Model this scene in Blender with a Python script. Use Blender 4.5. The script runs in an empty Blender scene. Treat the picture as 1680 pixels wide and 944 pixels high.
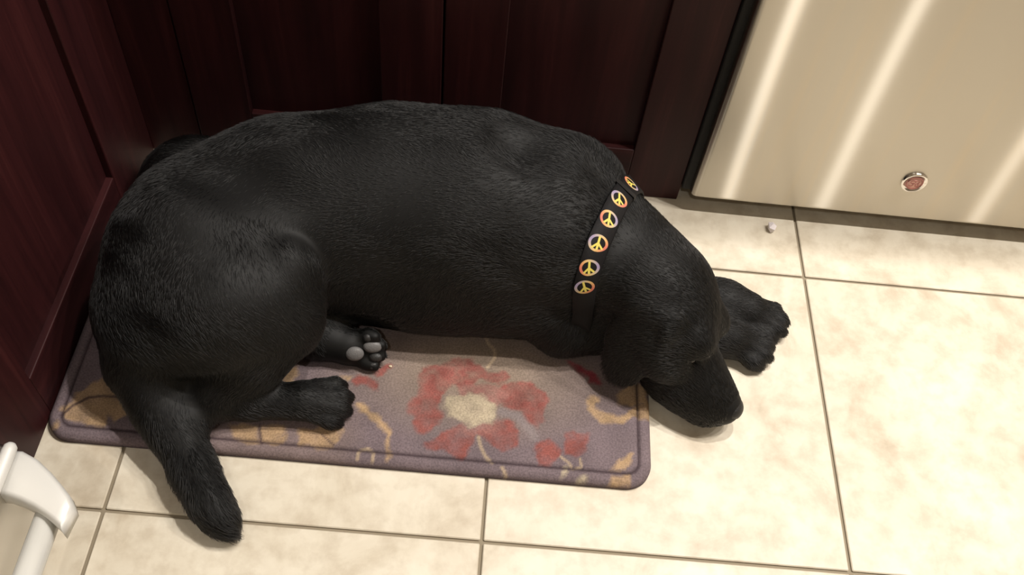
import bpy, bmesh, math, random
import numpy as np
from mathutils import Vector, Matrix

random.seed(7)
rng = np.random.default_rng(11)
scene = bpy.context.scene
COL = scene.collection

# ------------------------------------------------------------------ camera
cam_d = bpy.data.cameras.new('camera')
cam_d.sensor_width = 36.0
cam_d.lens = 1561.87 / 1680 * 36
cam_d.clip_start = 0.02
cam = bpy.data.objects.new('camera', cam_d)
cam.location = (0.42923, -0.43632, 1.11802)
cam.rotation_euler = (0.631276, -0.079394, 0.055602)
COL.objects.link(cam)
scene.camera = cam

# ------------------------------------------------------------------ world, lamps, exposure
world = bpy.data.worlds.new('world')
scene.world = world
world.use_nodes = True
world.node_tree.nodes['Background'].inputs[0].default_value = (1.0, 0.85, 0.65, 1)
world.node_tree.nodes['Background'].inputs[1].default_value = 0.005
scene.view_settings.view_transform = 'Standard'
scene.view_settings.look = 'None'
scene.view_settings.gamma = 1
scene.view_settings.use_curve_mapping = False
scene.view_settings.exposure = -0.18
LAMP_COLOR = (1.0, 0.945, 0.875)
LAMPS = [  # recessed ceiling lamps: x, y, power
    (1.375, 0.28, 24), (1.78, 0.28, 20), (2.42, 0.28, 18),
    (0.95, 0.645, 34), (1.75, 0.60, 22), (0.25, -1.25, 11),  # last lamp added behind the camera to lighten the back panels
]
CEIL = 2.45


# ------------------------------------------------------------------ helpers
def obj(name, me, mat=None, parent=None):
    o = bpy.data.objects.new(name, me)
    COL.objects.link(o)
    if mat is not None and hasattr(me, 'materials'):
        me.materials.clear()
        me.materials.append(mat)
    if parent is not None:
        o.parent = parent
    return o


def empty(name, loc=(0, 0, 0)):
    o = bpy.data.objects.new(name, None)
    o.empty_display_size = 0.05
    o.location = loc
    COL.objects.link(o)
    return o


def tag(o, label=None, cat=None, group=None, kind=None):
    if label:
        o['label'] = label
    if cat:
        o['category'] = cat
    if group:
        o['group'] = group
    if kind:
        o['kind'] = kind
    return o


def bm_mesh(bm, name, smooth=False):
    me = bpy.data.meshes.new(name)
    bm.normal_update()
    bm.to_mesh(me)
    bm.free()
    if smooth:
        for p in me.polygons:
            p.use_smooth = True
    return me


def box_mesh(name, lo, hi, bevel=0.0, seg=2, origin=(0, 0, 0)):
    bm = bmesh.new()
    bmesh.ops.create_cube(bm, size=1)
    lo = Vector(lo); hi = Vector(hi); o = Vector(origin)
    for v in bm.verts:
        v.co = Vector([lo[i] + (v.co[i] + .5) * (hi[i] - lo[i]) for i in range(3)]) - o
    if bevel > 0:
        bmesh.ops.bevel(bm, geom=bm.edges[:], offset=bevel, segments=seg, profile=.5, affect='EDGES')
    return bm_mesh(bm, name)


def box(name, lo, hi, mat, parent=None, bevel=0.0, seg=2):
    org = Vector(parent.location) if parent is not None else Vector((0, 0, 0))
    if parent is not None and parent.parent is not None:
        org = org + Vector(parent.parent.location)
    return obj(name, box_mesh(name, lo, hi, bevel, seg, org), mat, parent)


def pydata(name, verts, faces, smooth=True):
    me = bpy.data.meshes.new(name)
    me.from_pydata([tuple(map(float, v)) for v in verts], [], [tuple(map(int, f)) for f in faces])
    me.validate()
    if smooth:
        me.polygons.foreach_set('use_smooth', [True] * len(me.polygons))
    me.update()
    return me


def new_mat(name):
    m = bpy.data.materials.new(name)
    m.use_nodes = True
    nt = m.node_tree
    b = nt.nodes['Principled BSDF']
    return m, nt, b


def N(nt, t, **kw):
    n = nt.nodes.new(t)
    for k, v in kw.items():
        if k in n.inputs:
            n.inputs[k].default_value = v
        else:
            setattr(n, k, v)
    return n


def ramp(nt, stops, fac):
    r = nt.nodes.new('ShaderNodeValToRGB')
    el = r.color_ramp.elements
    while len(el) < len(stops):
        el.new(0.5)
    for e, (p, c) in zip(el, stops):
        e.position = p
        e.color = (*c, 1) if len(c) == 3 else c
    nt.links.new(fac, r.inputs[0])
    return r


def mapping(nt, scale=(1, 1, 1), coord='Object', rot=(0, 0, 0)):
    tc = nt.nodes.new('ShaderNodeTexCoord')
    mp = nt.nodes.new('ShaderNodeMapping')
    mp.inputs['Scale'].default_value = scale
    mp.inputs['Rotation'].default_value = rot
    nt.links.new(tc.outputs[coord], mp.inputs[0])
    return mp.outputs[0]


def bump(nt, b, height, strength=.3, dist=.001):
    n = N(nt, 'ShaderNodeBump')
    n.inputs['Strength'].default_value = strength
    n.inputs['Distance'].default_value = dist
    nt.links.new(height, n.inputs['Height'])
    nt.links.new(n.outputs[0], b.inputs['Normal'])


def plain(name, col, rough=.5, metal=0.0, spec=.5, coat=0.0):
    m, nt, b = new_mat(name)
    b.inputs['Base Color'].default_value = (*col, 1)
    b.inputs['Roughness'].default_value = rough
    b.inputs['Metallic'].default_value = metal
    b.inputs['Specular IOR Level'].default_value = spec
    b.inputs['Coat Weight'].default_value = coat
    return m


# ------------------------------------------------------------------ materials
def mat_tile():
    m, nt, b = new_mat('cream_stone_tile')
    oi = nt.nodes.new('ShaderNodeObjectInfo')
    tc = nt.nodes.new('ShaderNodeTexCoord')
    ad = N(nt, 'ShaderNodeVectorMath', operation='MULTIPLY_ADD')
    cmb = nt.nodes.new('ShaderNodeCombineXYZ')
    nt.links.new(oi.outputs['Random'], cmb.inputs[0]); nt.links.new(oi.outputs['Random'], cmb.inputs[1])
    nt.links.new(cmb.outputs[0], ad.inputs[0]); ad.inputs[1].default_value = (37, 19, 0)
    nt.links.new(tc.outputs['Object'], ad.inputs[2])
    n1 = N(nt, 'ShaderNodeTexNoise', Scale=9.0, Detail=6.0, Roughness=.62, Distortion=.6)
    n2 = N(nt, 'ShaderNodeTexNoise', Scale=30.0, Detail=5.0, Roughness=.6)
    nt.links.new(ad.outputs[0], n1.inputs['Vector']); nt.links.new(ad.outputs[0], n2.inputs['Vector'])
    r1 = ramp(nt, [(.30, (.55, .475, .365)), (.45, (.66, .595, .48)), (.60, (.72, .66, .545)), (.75, (.76, .71, .60))], n1.outputs[0])
    r2 = ramp(nt, [(.34, (.66, .60, .54)), (.56, (1, 1, 1))], n2.outputs[0])
    mx = N(nt, 'ShaderNodeMix', data_type='RGBA', blend_type='MULTIPLY')
    mx.inputs['Factor'].default_value = .45
    nt.links.new(r1.outputs[0], mx.inputs['A']); nt.links.new(r2.outputs[0], mx.inputs['B'])
    nt.links.new(mx.outputs['Result'], b.inputs['Base Color'])
    b.inputs['Roughness'].default_value = .42
    b.inputs['Specular IOR Level'].default_value = .35
    bump(nt, b, n2.outputs[0], .12, .001)
    return m


def mat_wood(axis):
    m, nt, b = new_mat('dark_cherry_wood')
    sc = {'z': (34, 34, 1.6), 'y': (34, 1.6, 34), 'x': (1.6, 34, 34)}[axis]
    v = mapping(nt, sc)
    n = N(nt, 'ShaderNodeTexNoise', Scale=1.0, Detail=7.0, Roughness=.65, Distortion=.4)
    nt.links.new(v, n.inputs['Vector'])
    r = ramp(nt, [(.3, (.016, .0038, .0046)), (.55, (.034, .0078, .0085)), (.75, (.060, .0155, .0150))], n.outputs[0])
    nt.links.new(r.outputs[0], b.inputs['Base Color'])
    b.inputs['Roughness'].default_value = .48
    b.inputs['Specular IOR Level'].default_value = .22
    bump(nt, b, n.outputs[0], .08, .0006)
    return m


def mat_steel(name, col=(.64, .600, .525), rough=.33, aniso=.85, streaks=True):
    m, nt, b = new_mat(name)
    b.inputs['Metallic'].default_value = 1.0
    b.inputs['Base Color'].default_value = (*col, 1)
    b.inputs['Roughness'].default_value = rough
    b.inputs['Anisotropic'].default_value = aniso
    b.inputs['Anisotropic Rotation'].default_value = .25
    tg = N(nt, 'ShaderNodeTangent', direction_type='UV_MAP')
    nt.links.new(tg.outputs[0], b.inputs['Tangent'])
    if streaks:
        # fine horizontal brushing: sharp sideways, widely spread up and down
        gl = N(nt, 'ShaderNodeBsdfAnisotropic', distribution='GGX')
        gl.inputs['Roughness'].default_value = .33
        gl.inputs['Anisotropy'].default_value = .945
        nt.links.new(tg.outputs[0], gl.inputs['Tangent'])
        v2 = mapping(nt, (26, 26, 1.1))
        n2 = N(nt, 'ShaderNodeTexNoise', Scale=1.0, Detail=5.0, Roughness=.6, Distortion=.3)
        nt.links.new(v2, n2.inputs['Vector'])
        r2 = ramp(nt, [(.5, col), (.68, (col[0] * 1.04, col[1] * 1.01, col[2] * .97)), (.74, (col[0] * 1.08, col[1] * 1.04, col[2] * .98))], n2.outputs[0])
        nt.links.new(r2.outputs[0], b.inputs['Base Color']); nt.links.new(r2.outputs[0], gl.inputs['Color'])
        ms = N(nt, 'ShaderNodeMixShader')
        ms.inputs[0].default_value = .26
        nt.links.new(b.outputs[0], ms.inputs[1]); nt.links.new(gl.outputs[0], ms.inputs[2])
        nt.links.new(ms.outputs[0], nt.nodes['Material Output'].inputs[0])
    return m


M = {}
M['tile'] = mat_tile()
M['grout'] = plain('beige_grout', (.27, .225, .16), .9)
M['wood_z'] = mat_wood('z'); M['wood_x'] = mat_wood('x'); M['wood_y'] = mat_wood('y')
M['steel'] = mat_steel('brushed_steel')
M['steel_plain'] = mat_steel('satin_steel', (.62, .60, .56), .3, .3, False)
M['bar_steel'] = plain('polished_bar_steel', (.80, .79, .75), .25, .2)
M['chrome'] = plain('chrome', (.8, .78, .75), .08, 1.0)
M['black'] = plain('black_plastic', (.012, .011, .011), .45)
M['dark_gap'] = plain('gap_shade_black', (.006, .006, .006), .7)  # near-black colour standing in for shade in the door gap
M['toe'] = plain('dark_toe_kick', (.02, .018, .016), .6)
M['wall'] = plain('tan_wall_paint', (.30, .25, .19), .8)
M['ceiling'] = plain('white_ceiling_paint', (.75, .72, .66), .85)
M['stone'] = plain('speckled_stone_counter', (.16, .13, .10), .25)
M['white_trim'] = plain('white_lamp_trim', (.8, .8, .78), .5)
M['white_paint'] = plain('pale_satin_metal', (.70, .69, .66), .5, .15)

# ------------------------------------------------------------------ room shell
TILE = .457
BACK_Y, LEFT_X = .59, -.102
RX0, RX1, RY0, RY1 = -.76, 3.2, -2.6, 3.0
fl = tag(box('floor', (RX0, RY0, -.06), (RX1, RY1, -.0035), M['grout']), 'cream square stone tile kitchen floor with beige grout joints', None, None, 'structure')
G = .0042 / 2
tme = box_mesh('tile', (-TILE / 2 + G, -TILE / 2 + G, -.0035), (TILE / 2 - G, TILE / 2 - G, 0), .0012, 1)
tme.materials.append(M['tile'])
for i in range(-1, 7):
    for j in range(-5, 7):
        x, y = (i + .5) * TILE, (j + .5) * TILE
        if x + TILE / 2 > RX1 or y - TILE / 2 < RY0 or y + TILE / 2 > RY1 or x - TILE / 2 < RX0:
            continue
        if y > 1.2 and x < .9:
            continue
        t = obj('tile', tme, None, fl)
        t.location = (x, y, 0)
tag(box('wall_left', (RX0 - .1, RY0, 0), (RX0, RY1, CEIL), M['wall']), kind='structure')
tag(box('wall_right', (RX1, RY0, 0), (RX1 + .1, RY1, CEIL), M['wall']), kind='structure')
tag(box('wall_front', (RX0, RY0 - .1, 0), (RX1, RY0, CEIL), M['wall']), kind='structure')
tag(box('wall_back', (RX0, RY1, 0), (RX1, RY1 + .1, CEIL), M['wall']), kind='structure')
tag(box('ceiling', (RX0, RY0, CEIL), (RX1, RY1, CEIL + .08), M['ceiling']), kind='structure')

for i, (x, y, pw) in enumerate(LAMPS):
    root = tag(empty('recessed_lamp', (x, y, CEIL)), 'round white recessed ceiling lamp', 'lamp', 'recessed ceiling lamps above the kitchen')
    bm = bmesh.new()
    prof = [(.070, -.001), (.074, -.006), (.090, -.004), (.094, -.0005)]
    rings = []
    for r, z in prof:
        rings.append([bm.verts.new((r * math.cos(a), r * math.sin(a), z)) for a in np.linspace(0, 2 * math.pi, 33)[:-1]])
    for a, b_ in zip(rings, rings[1:]):
        for k in range(32):
            bm.faces.new((a[k], a[(k + 1) % 32], b_[(k + 1) % 32], b_[k]))
    obj('trim_ring', bm_mesh(bm, 'trim_ring', True), M['white_trim'], root)
    ld = bpy.data.lights.new('lamp_glow', 'AREA')
    ld.shape = 'DISK'; ld.size = .06; ld.energy = pw; ld.color = LAMP_COLOR
    lo = bpy.data.objects.new('lamp_glow', ld)
    COL.objects.link(lo)
    lo.parent = root
    lo.location = (0, 0, -.002)

# ------------------------------------------------------------------ cabinets
def framed_front(root, axis, a0, a1, face, z0, z1, stile, rail, rec=.010, th=.02):
    """shaker front: two stiles, two rails and a recessed panel; axis 'x' faces -y, axis 'y' faces +x"""
    def bx(name, u0, u1, zz0, zz1, d0, d1, mat, bev=.0015):
        if axis == 'x':
            return box(name, (u0, face - d1, zz0), (u1, face - d0, zz1), mat, root, bev)
        return box(name, (face + d0, u0, zz0), (face + d1, u1, zz1), mat, root, bev)
    wh = M['wood_x'] if axis == 'x' else M['wood_y']
    bx('stile', a0, a0 + stile[0], z0, z1, -th, 0, M['wood_z'])
    bx('stile', a1 - stile[1], a1, z0, z1, -th, 0, M['wood_z'])
    bx('rail', a0 + stile[0], a1 - stile[1], z0, z0 + rail, -th, 0, wh)
    bx('rail', a0 + stile[0], a1 - stile[1], z1 - .07, z1, -th, 0, wh)
    bx('panel', a0 + stile[0] - .001, a1 - stile[1] + .001, z0 + rail - .001, z1 - .069, -th + .001, -rec, M['wood_z'], 0)


CT = .88
for nm, a0, a1, lab in (('base_cabinet', -.0205, .3452, 'dark cherry cabinet panel behind the dog hindquarters, in the wall corner'),
                        ('base_cabinet', .3478, .7245, 'dark cherry cabinet panel next to the dishwasher, behind the dog shoulders')):
    r = tag(empty(nm, ((a0 + a1) / 2, BACK_Y + .3, 0)), lab, 'cabinet', 'dark cherry base cabinets')
    box('carcass', (a0, BACK_Y + .0202, 0), (a1, BACK_Y + .60, CT), M['wood_z'], r)
    framed_front(r, 'x', a0, a1, BACK_Y, .001, CT - .005, (.084, .086), .099)
r = tag(empty('corner_filler', (-.06, BACK_Y + .3, 0)), 'narrow dark cherry filler strip in the corner between the cabinets', 'filler')
box('filler_strip', (LEFT_X - .02, BACK_Y + .002, .001), (-.0225, BACK_Y + .022, CT - .005), M['wood_z'], r, .001)
# left run: a side panel whose frame faces the room
r = tag(empty('side_cabinet', (LEFT_X - .3, .355, 0)), 'dark reddish cherry cabinet side panel left of the dog', 'cabinet', 'dark cherry base cabinets')
box('carcass', (LEFT_X - .60, .03, 0), (LEFT_X - .0202, BACK_Y + .60, CT), M['wood_z'], r)
framed_front(r, 'y', .03, BACK_Y, LEFT_X, .001, CT - .005, (.092, .138), .085)

ct = empty('countertop', (.3, .9, CT + .002))
tag(ct, 'dark stone countertop above the cabinets and dishwasher', 'countertop')
box('slab', (LEFT_X - .62, BACK_Y - .032, CT + .002), (1.98, BACK_Y + .66, CT + .037), M['stone'], ct, .004)
box('slab', (LEFT_X - .62, .03, CT + .002), (LEFT_X + .035, BACK_Y - .0325, CT + .037), M['stone'], ct, .004)
box('slab_support', (1.37, BACK_Y + .05, 0), (1.95, BACK_Y + .6, CT), M['wood_z'], ct)

# ------------------------------------------------------------------ dishwasher
DX0, DX1, DY, DZ0, DZ1 = .7375, 1.345, .565, .036, .86
dw = tag(empty('dishwasher', ((DX0 + DX1) / 2, .9, 0)), 'brushed stainless steel dishwasher with a round badge low on its door', 'dishwasher')
dwo = Vector(dw.location)
box('tub', (DX0 + .004, BACK_Y + .012, .10), (DX1 - .004, BACK_Y + .57, .868), M['black'], dw)
box('toe_kick', (DX0 + .004, BACK_Y + .03, .0), (DX1 - .004, BACK_Y + .05, .10), M['toe'], dw)
box('gap_strip', (.7252, BACK_Y - .006, .032), (DX0 + .006, BACK_Y + .05, .868), M['dark_gap'], dw, .003)  # dark strip put in for the shaded gap between cabinet and door
# door skin: gently pillowed sheet, edges rolled back
nx, nz = 72, 90
xs = DX0 + (DX1 - DX0) * (.5 - .5 * np.cos(np.linspace(0, math.pi, nx)))
zs = DZ0 + (DZ1 - DZ0) * (.5 - .5 * np.cos(np.linspace(0, math.pi, nz)))
vs, fs, uv = [], [], []
for k, z in enumerate(zs):
    for i, x in enumerate(xs):
        ex = min(x - DX0, DX1 - x); ez = min(z - DZ0, DZ1 - z)
        y = DY
        for e, rr in ((ex, .009), (ez, .004)):
            if e < rr:
                y += rr - math.sqrt(max(0, rr * rr - (rr - e) ** 2))
        y += .0006 * math.exp(-((x - DX0) / .03)) * (1 + 1.5 * math.exp(-(z - DZ0) / .08))
        y += .0005 * math.sin(z * 9 + x * 3)
        vs.append(Vector((x, y, z)) - dwo); uv.append((x, z))
for k in range(nz - 1):
    for i in range(nx - 1):
        a = k * nx + i
        fs.append((a, a + 1, a + nx + 1, a + nx))
n0 = len(vs)
border = [i for i in range(nx)] + [k * nx + nx - 1 for k in range(1, nz)] + [(nz - 1) * nx + i for i in range(nx - 2, -1, -1)] + [k * nx for k in range(nz - 2, 0, -1)]
for b_ in border:
    v = vs[b_].copy(); v.y = BACK_Y + .010 - dwo.y
    vs.append(v); uv.append((v.x + dwo.x, v.z))
L = len(border)
for i in range(L):
    fs.append((border[(i + 1) % L], border[i], n0 + i, n0 + (i + 1) % L))
me = pydata('door', vs, fs)
ul = me.uv_layers.new(name='UVMap')
for lp in me.loops:
    ul.data[lp.index].uv = uv[lp.vertex_index]
door = obj('door', me, M['steel'], dw)
# round badge
bx_, bz_ = 1.055, .117
def lathe_y(name, prof, mat, parent, c, seg=40):
    """revolve (radius, -y height) about the y axis"""
    bm = bmesh.new(); rings = []
    for r_, h in prof:
        if r_ < 1e-6:
            rings.append([bm.verts.new((c[0], c[1] - h, c[2]))])
        else:
            rings.append([bm.verts.new((c[0] + r_ * math.cos(t), c[1] - h, c[2] + r_ * math.sin(t))) for t in np.linspace(0, 2 * math.pi, seg + 1)[:-1]])
    for a, b_ in zip(rings, rings[1:]):
        for k in range(seg):
            f = [a[k % len(a)], a[(k + 1) % len(a)], b_[(k + 1) % len(b_)], b_[k % len(b_)]]
            g = []
            for v in f:
                if v not in g:
                    g.append(v)
            if len(g) > 2:
                bm.faces.new(g)
    bmesh.ops.recalc_face_normals(bm, faces=bm.faces)
    return obj(name, bm_mesh(bm, name, True), mat, parent)


bc = (bx_ - dwo.x, DY - dwo.y, bz_ - dwo.z)
badge = lathe_y('badge', [(.0195, -.001), (.0195, .003), (.0185, .0045), (.0165, .005), (.0158, .0036), (0, .0036)], M['chrome'], dw, bc)
badge['label'] = 'round chrome badge with a pink monogram'
M['pink'] = plain('pink_enamel', (.70, .40, .34), .4)
M['red'] = plain('muted_red_enamel', (.42, .15, .13), .4)
lathe_y('badge_face', [(.0128, .0034), (.0128, .0042), (0, .0043)], M['pink'], badge, bc)


def ribbon_y(name, strokes, w, mat, parent, c, h, th=.0006):
    """flat strokes on a plane facing -y: list of point lists (x, z) around c"""
    bm = bmesh.new()
    for pts in strokes:
        P = [Vector((a, 0, b_)) for a, b_ in pts]
        rows = []
        for i, q in enumerate(P):
            d = (P[min(i + 1, len(P) - 1)] - P[max(i - 1, 0)]).normalized()
            s = Vector((-d.z, 0, d.x)) * w * .5
            rows.append([bm.verts.new(Vector(c) + q + s * sg + Vector((0, -h - hh, 0))) for sg, hh in ((1, 0), (1, th), (-1, th), (-1, 0))])
        for a, b_ in zip(rows, rows[1:]):
            for k in range(4):
                bm.faces.new((a[k], a[(k + 1) % 4], b_[(k + 1) % 4], b_[k]))
    bmesh.ops.recalc_face_normals(bm, faces=bm.faces)
    return obj(name, bm_mesh(bm, name), mat, parent)


def arc(cx, cz, r_, a0, a1, n=14, ez=1.0):
    return [(cx + r_ * math.cos(math.radians(t)), cz + ez * r_ * math.sin(math.radians(t))) for t in np.linspace(a0, a1, n)]


ribbon_y('badge_ring', [arc(0, 0, .0118, 0, 360, 40)], .0016, M['red'], badge, bc, .0041)
ribbon_y('badge_monogram', [
    arc(-.0030, .0026, .0032, 20, 300) + arc(-.0042, -.0030, .0030, 60, -150),
    arc(.0036, .0030, .0030, 200, -60) + [(.0020, -.0005), (.0060, -.0008)] + arc(.0046, -.0036, .0026, 80, -160),
    [(-.0020, -.0004), (.0012, -.0006), (.0030, -.0042)],
    arc(-.0088, .0045, .0022, 250, 60, 8), arc(.0088, -.0045, .0022, 70, -120, 8)], .0013, M['red'], badge, bc, .0041)

# ------------------------------------------------------------------ steel appliance at the left edge
FZ = .17                                     # height of the drawer handle
FX, FY1, FY0 = -.042, -.0075, -.775          # front face x, far end y, near end y
fr = tag(empty('kitchen_range', (-.40, -.39, 0)), 'stainless steel appliance with a curved bar handle, at the lower left corner', 'appliance')
fo = Vector(fr.location)
box('cabinet_body', (-.70, FY0, .02), (FX - .045, FY1 - .004, .90), M['steel_plain'], fr, .004)
box('plinth', (-.68, FY0 + .02, 0), (FX - .09, FY1 - .03, .02), M['black'], fr)
box('cooktop', (-.71, FY0 - .002, .902), (FX - .02, FY1, .922), M['black'], fr, .004)


def slab_rounded(name, z0, z1, mat, back=0.0):
    """door slab with rolled far and near ends, extruded in z"""
    bm = bmesh.new()
    prof = []
    R = .016
    for t in np.linspace(90, 0, 9):
        prof.append((FX - R + R * math.cos(math.radians(t)), FY1 - R + R * math.sin(math.radians(t))))
    for t in np.linspace(0, -90, 9):
        prof.append((FX - R + R * math.cos(math.radians(t)), FY0 + R + R * math.sin(math.radians(t))))
    prof = [(x - back, y) for x, y in prof]
    prof = [(FX - .0445, FY1)] + prof + [(FX - .0445, FY0)]
    lo = [bm.verts.new((x - fo.x, y - fo.y, z0)) for x, y in prof]
    hi = [bm.verts.new((x - fo.x, y - fo.y, z1)) for x, y in prof]
    n = len(prof)
    for i in range(n):
        bm.faces.new((lo[i], lo[(i + 1) % n], hi[(i + 1) % n], hi[i]))
    top = bm.faces.new(hi); bot = bm.faces.new(lo[::-1])
    bmesh.ops.recalc_face_normals(bm, faces=bm.faces)
    ed = [e for f in (top, bot) for e in f.edges]
    bmesh.ops.bevel(bm, geom=ed, offset=.004, segments=3, profile=.5, affect='EDGES')
    me = bm_mesh(bm, name, True)
    me.uv_layers.new(name='UVMap')
    return obj(name, me, mat, fr)


dr = slab_rounded('drawer', .035, FZ + .012, M['steel_plain'])
slab_rounded('upper_door', FZ + .024, .80, M['steel_plain'], .012)
# handle: a curved bracket arm at the far end sweeping out to a straight bar
def sweep(name, path, prof, mat, parent, org, ups=None):
    bm = bmesh.new(); rows = []
    P = [Vector(p_) for p_ in path]
    for i, q in enumerate(P):
        d = (P[min(i + 1, len(P) - 1)] - P[max(i - 1, 0)]).normalized()
        up = Vector((0, 0, 1)); s = d.cross(up).normalized(); up = s.cross(d)
        pr = prof(i / (len(P) - 1)) if callable(prof) else prof
        rows.append([bm.verts.new(q + s * a + up * b_ - org) for a, b_ in pr])
    n = len(rows[0])
    for a, b_ in zip(rows, rows[1:]):
        for k in range(n):
            bm.faces.new((a[k], a[(k + 1) % n], b_[(k + 1) % n], b_[k]))
    bm.faces.new(rows[0]); bm.faces.new(rows[-1][::-1])
    bmesh.ops.recalc_face_normals(bm, faces=bm.faces)
    me = bm_mesh(bm, name, True)
    me.uv_layers.new(name='UVMap')
    return obj(name, me, mat, parent)


def rrect(w, h, r, n=4):
    out = []
    for cx, cy, a0 in ((w / 2 - r, h / 2 - r, 0), (-w / 2 + r, h / 2 - r, 90), (-w / 2 + r, -h / 2 + r, 180), (w / 2 - r, -h / 2 + r, 270)):
        for t in np.linspace(a0, a0 + 90, n):
            out.append((cx + r * math.cos(math.radians(t)), cy + r * math.sin(math.radians(t))))
    return out


HX = .0025                                   # bar centre line
sweep('handle', [(HX, -.060, FZ - .026), (HX, -.3, FZ - .026), (HX, FY0 + .055, FZ - .026)], [(.0135 * math.cos(t), .0135 * math.sin(t)) for t in np.linspace(0, 2 * math.pi, 25)[:-1]], M['bar_steel'], dr, fo)


def bracket(mir):
    far = [(FX - .004, -.0072), (-.0380, -.0072), (-.0210, -.0145), (-.0025, -.0275), (.0130, -.0405), (.0250, -.0515), (.0310, -.0600), (.0345, -.0660)]
    near = [(FX - .004, -.0590), (-.0350, -.0592), (-.0205, -.0632), (-.0050, -.0690), (.0090, -.0760), (.0185, -.0815), (.0265, -.0870), (.0310, -.0915)]
    bm = bmesh.new()
    lv = []
    for k, (d, z) in enumerate(((0, -.022), (0, -.009), (.0018, -.004), (.006, -.001), (.011, 0))):
        row = []
        for i in range(len(far)):
            f_, n_ = Vector((*far[i], 0)), Vector((*near[i], 0))
            w = n_ - f_; w.normalize()
            a, c = f_ + w * d * .55, n_ - w * d * .55
            if i >= len(far) - 1:
                a.x -= d * .35; c.x -= d * .35
            drop = -.003 * max(0, (i - 4) / 3.0) ** 2
            row.append([bm.verts.new((q.x - fo.x, (q.y if not mir else FY0 + FY1 - q.y) - fo.y, FZ + z + (drop if k else 0))) for q in (a, c)])
        lv.append(row)
    n = len(far)
    for r0_, r1_ in zip(lv, lv[1:]):
        for i in range(n - 1):
            for e in (0, 1):
                bm.faces.new((r0_[i][e], r0_[i + 1][e], r1_[i + 1][e], r1_[i][e]))
        bm.faces.new((r0_[-1][0], r0_[-1][1], r1_[-1][1], r1_[-1][0]))
        bm.faces.new((r0_[0][0], r0_[0][1], r1_[0][1], r1_[0][0]))
    for i in range(n - 1):
        bm.faces.new((lv[-1][i][0], lv[-1][i + 1][0], lv[-1][i + 1][1], lv[-1][i][1]))
        bm.faces.new((lv[0][i][0], lv[0][i + 1][0], lv[0][i + 1][1], lv[0][i][1]))
    bmesh.ops.recalc_face_normals(bm, faces=bm.faces)
    return obj('handle_bracket', bm_mesh(bm, 'handle_bracket', True), M['white_paint'], dr)


bracket(False); bracket(True)
# rounded bead along the top edge of the drawer
bp = [(FY1 + .0005, .001), (FY1 - .0005, .004), (FY1 - .004, .0068), (FY1 - .010, .0075), (FY0 + .01, .0075), (FY0, .002)]
bm = bmesh.new(); rings = []
for y, r_ in bp:
    rings.append([bm.verts.new((FX - .0015 + r_ * math.cos(t) - fo.x, y - fo.y, FZ + .013 + r_ * math.sin(t))) for t in np.linspace(0, 2 * math.pi, 17)[:-1]])
for a, b_ in zip(rings, rings[1:]):
    for k in range(16):
        bm.faces.new((a[k], a[(k + 1) % 16], b_[(k + 1) % 16], b_[k]))
bm.faces.new(rings[0]); bm.faces.new(rings[-1])
bmesh.ops.recalc_face_normals(bm, faces=bm.faces)
obj('top_bead', bm_mesh(bm, 'top_bead', True), M['white_paint'], dr)

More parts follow.
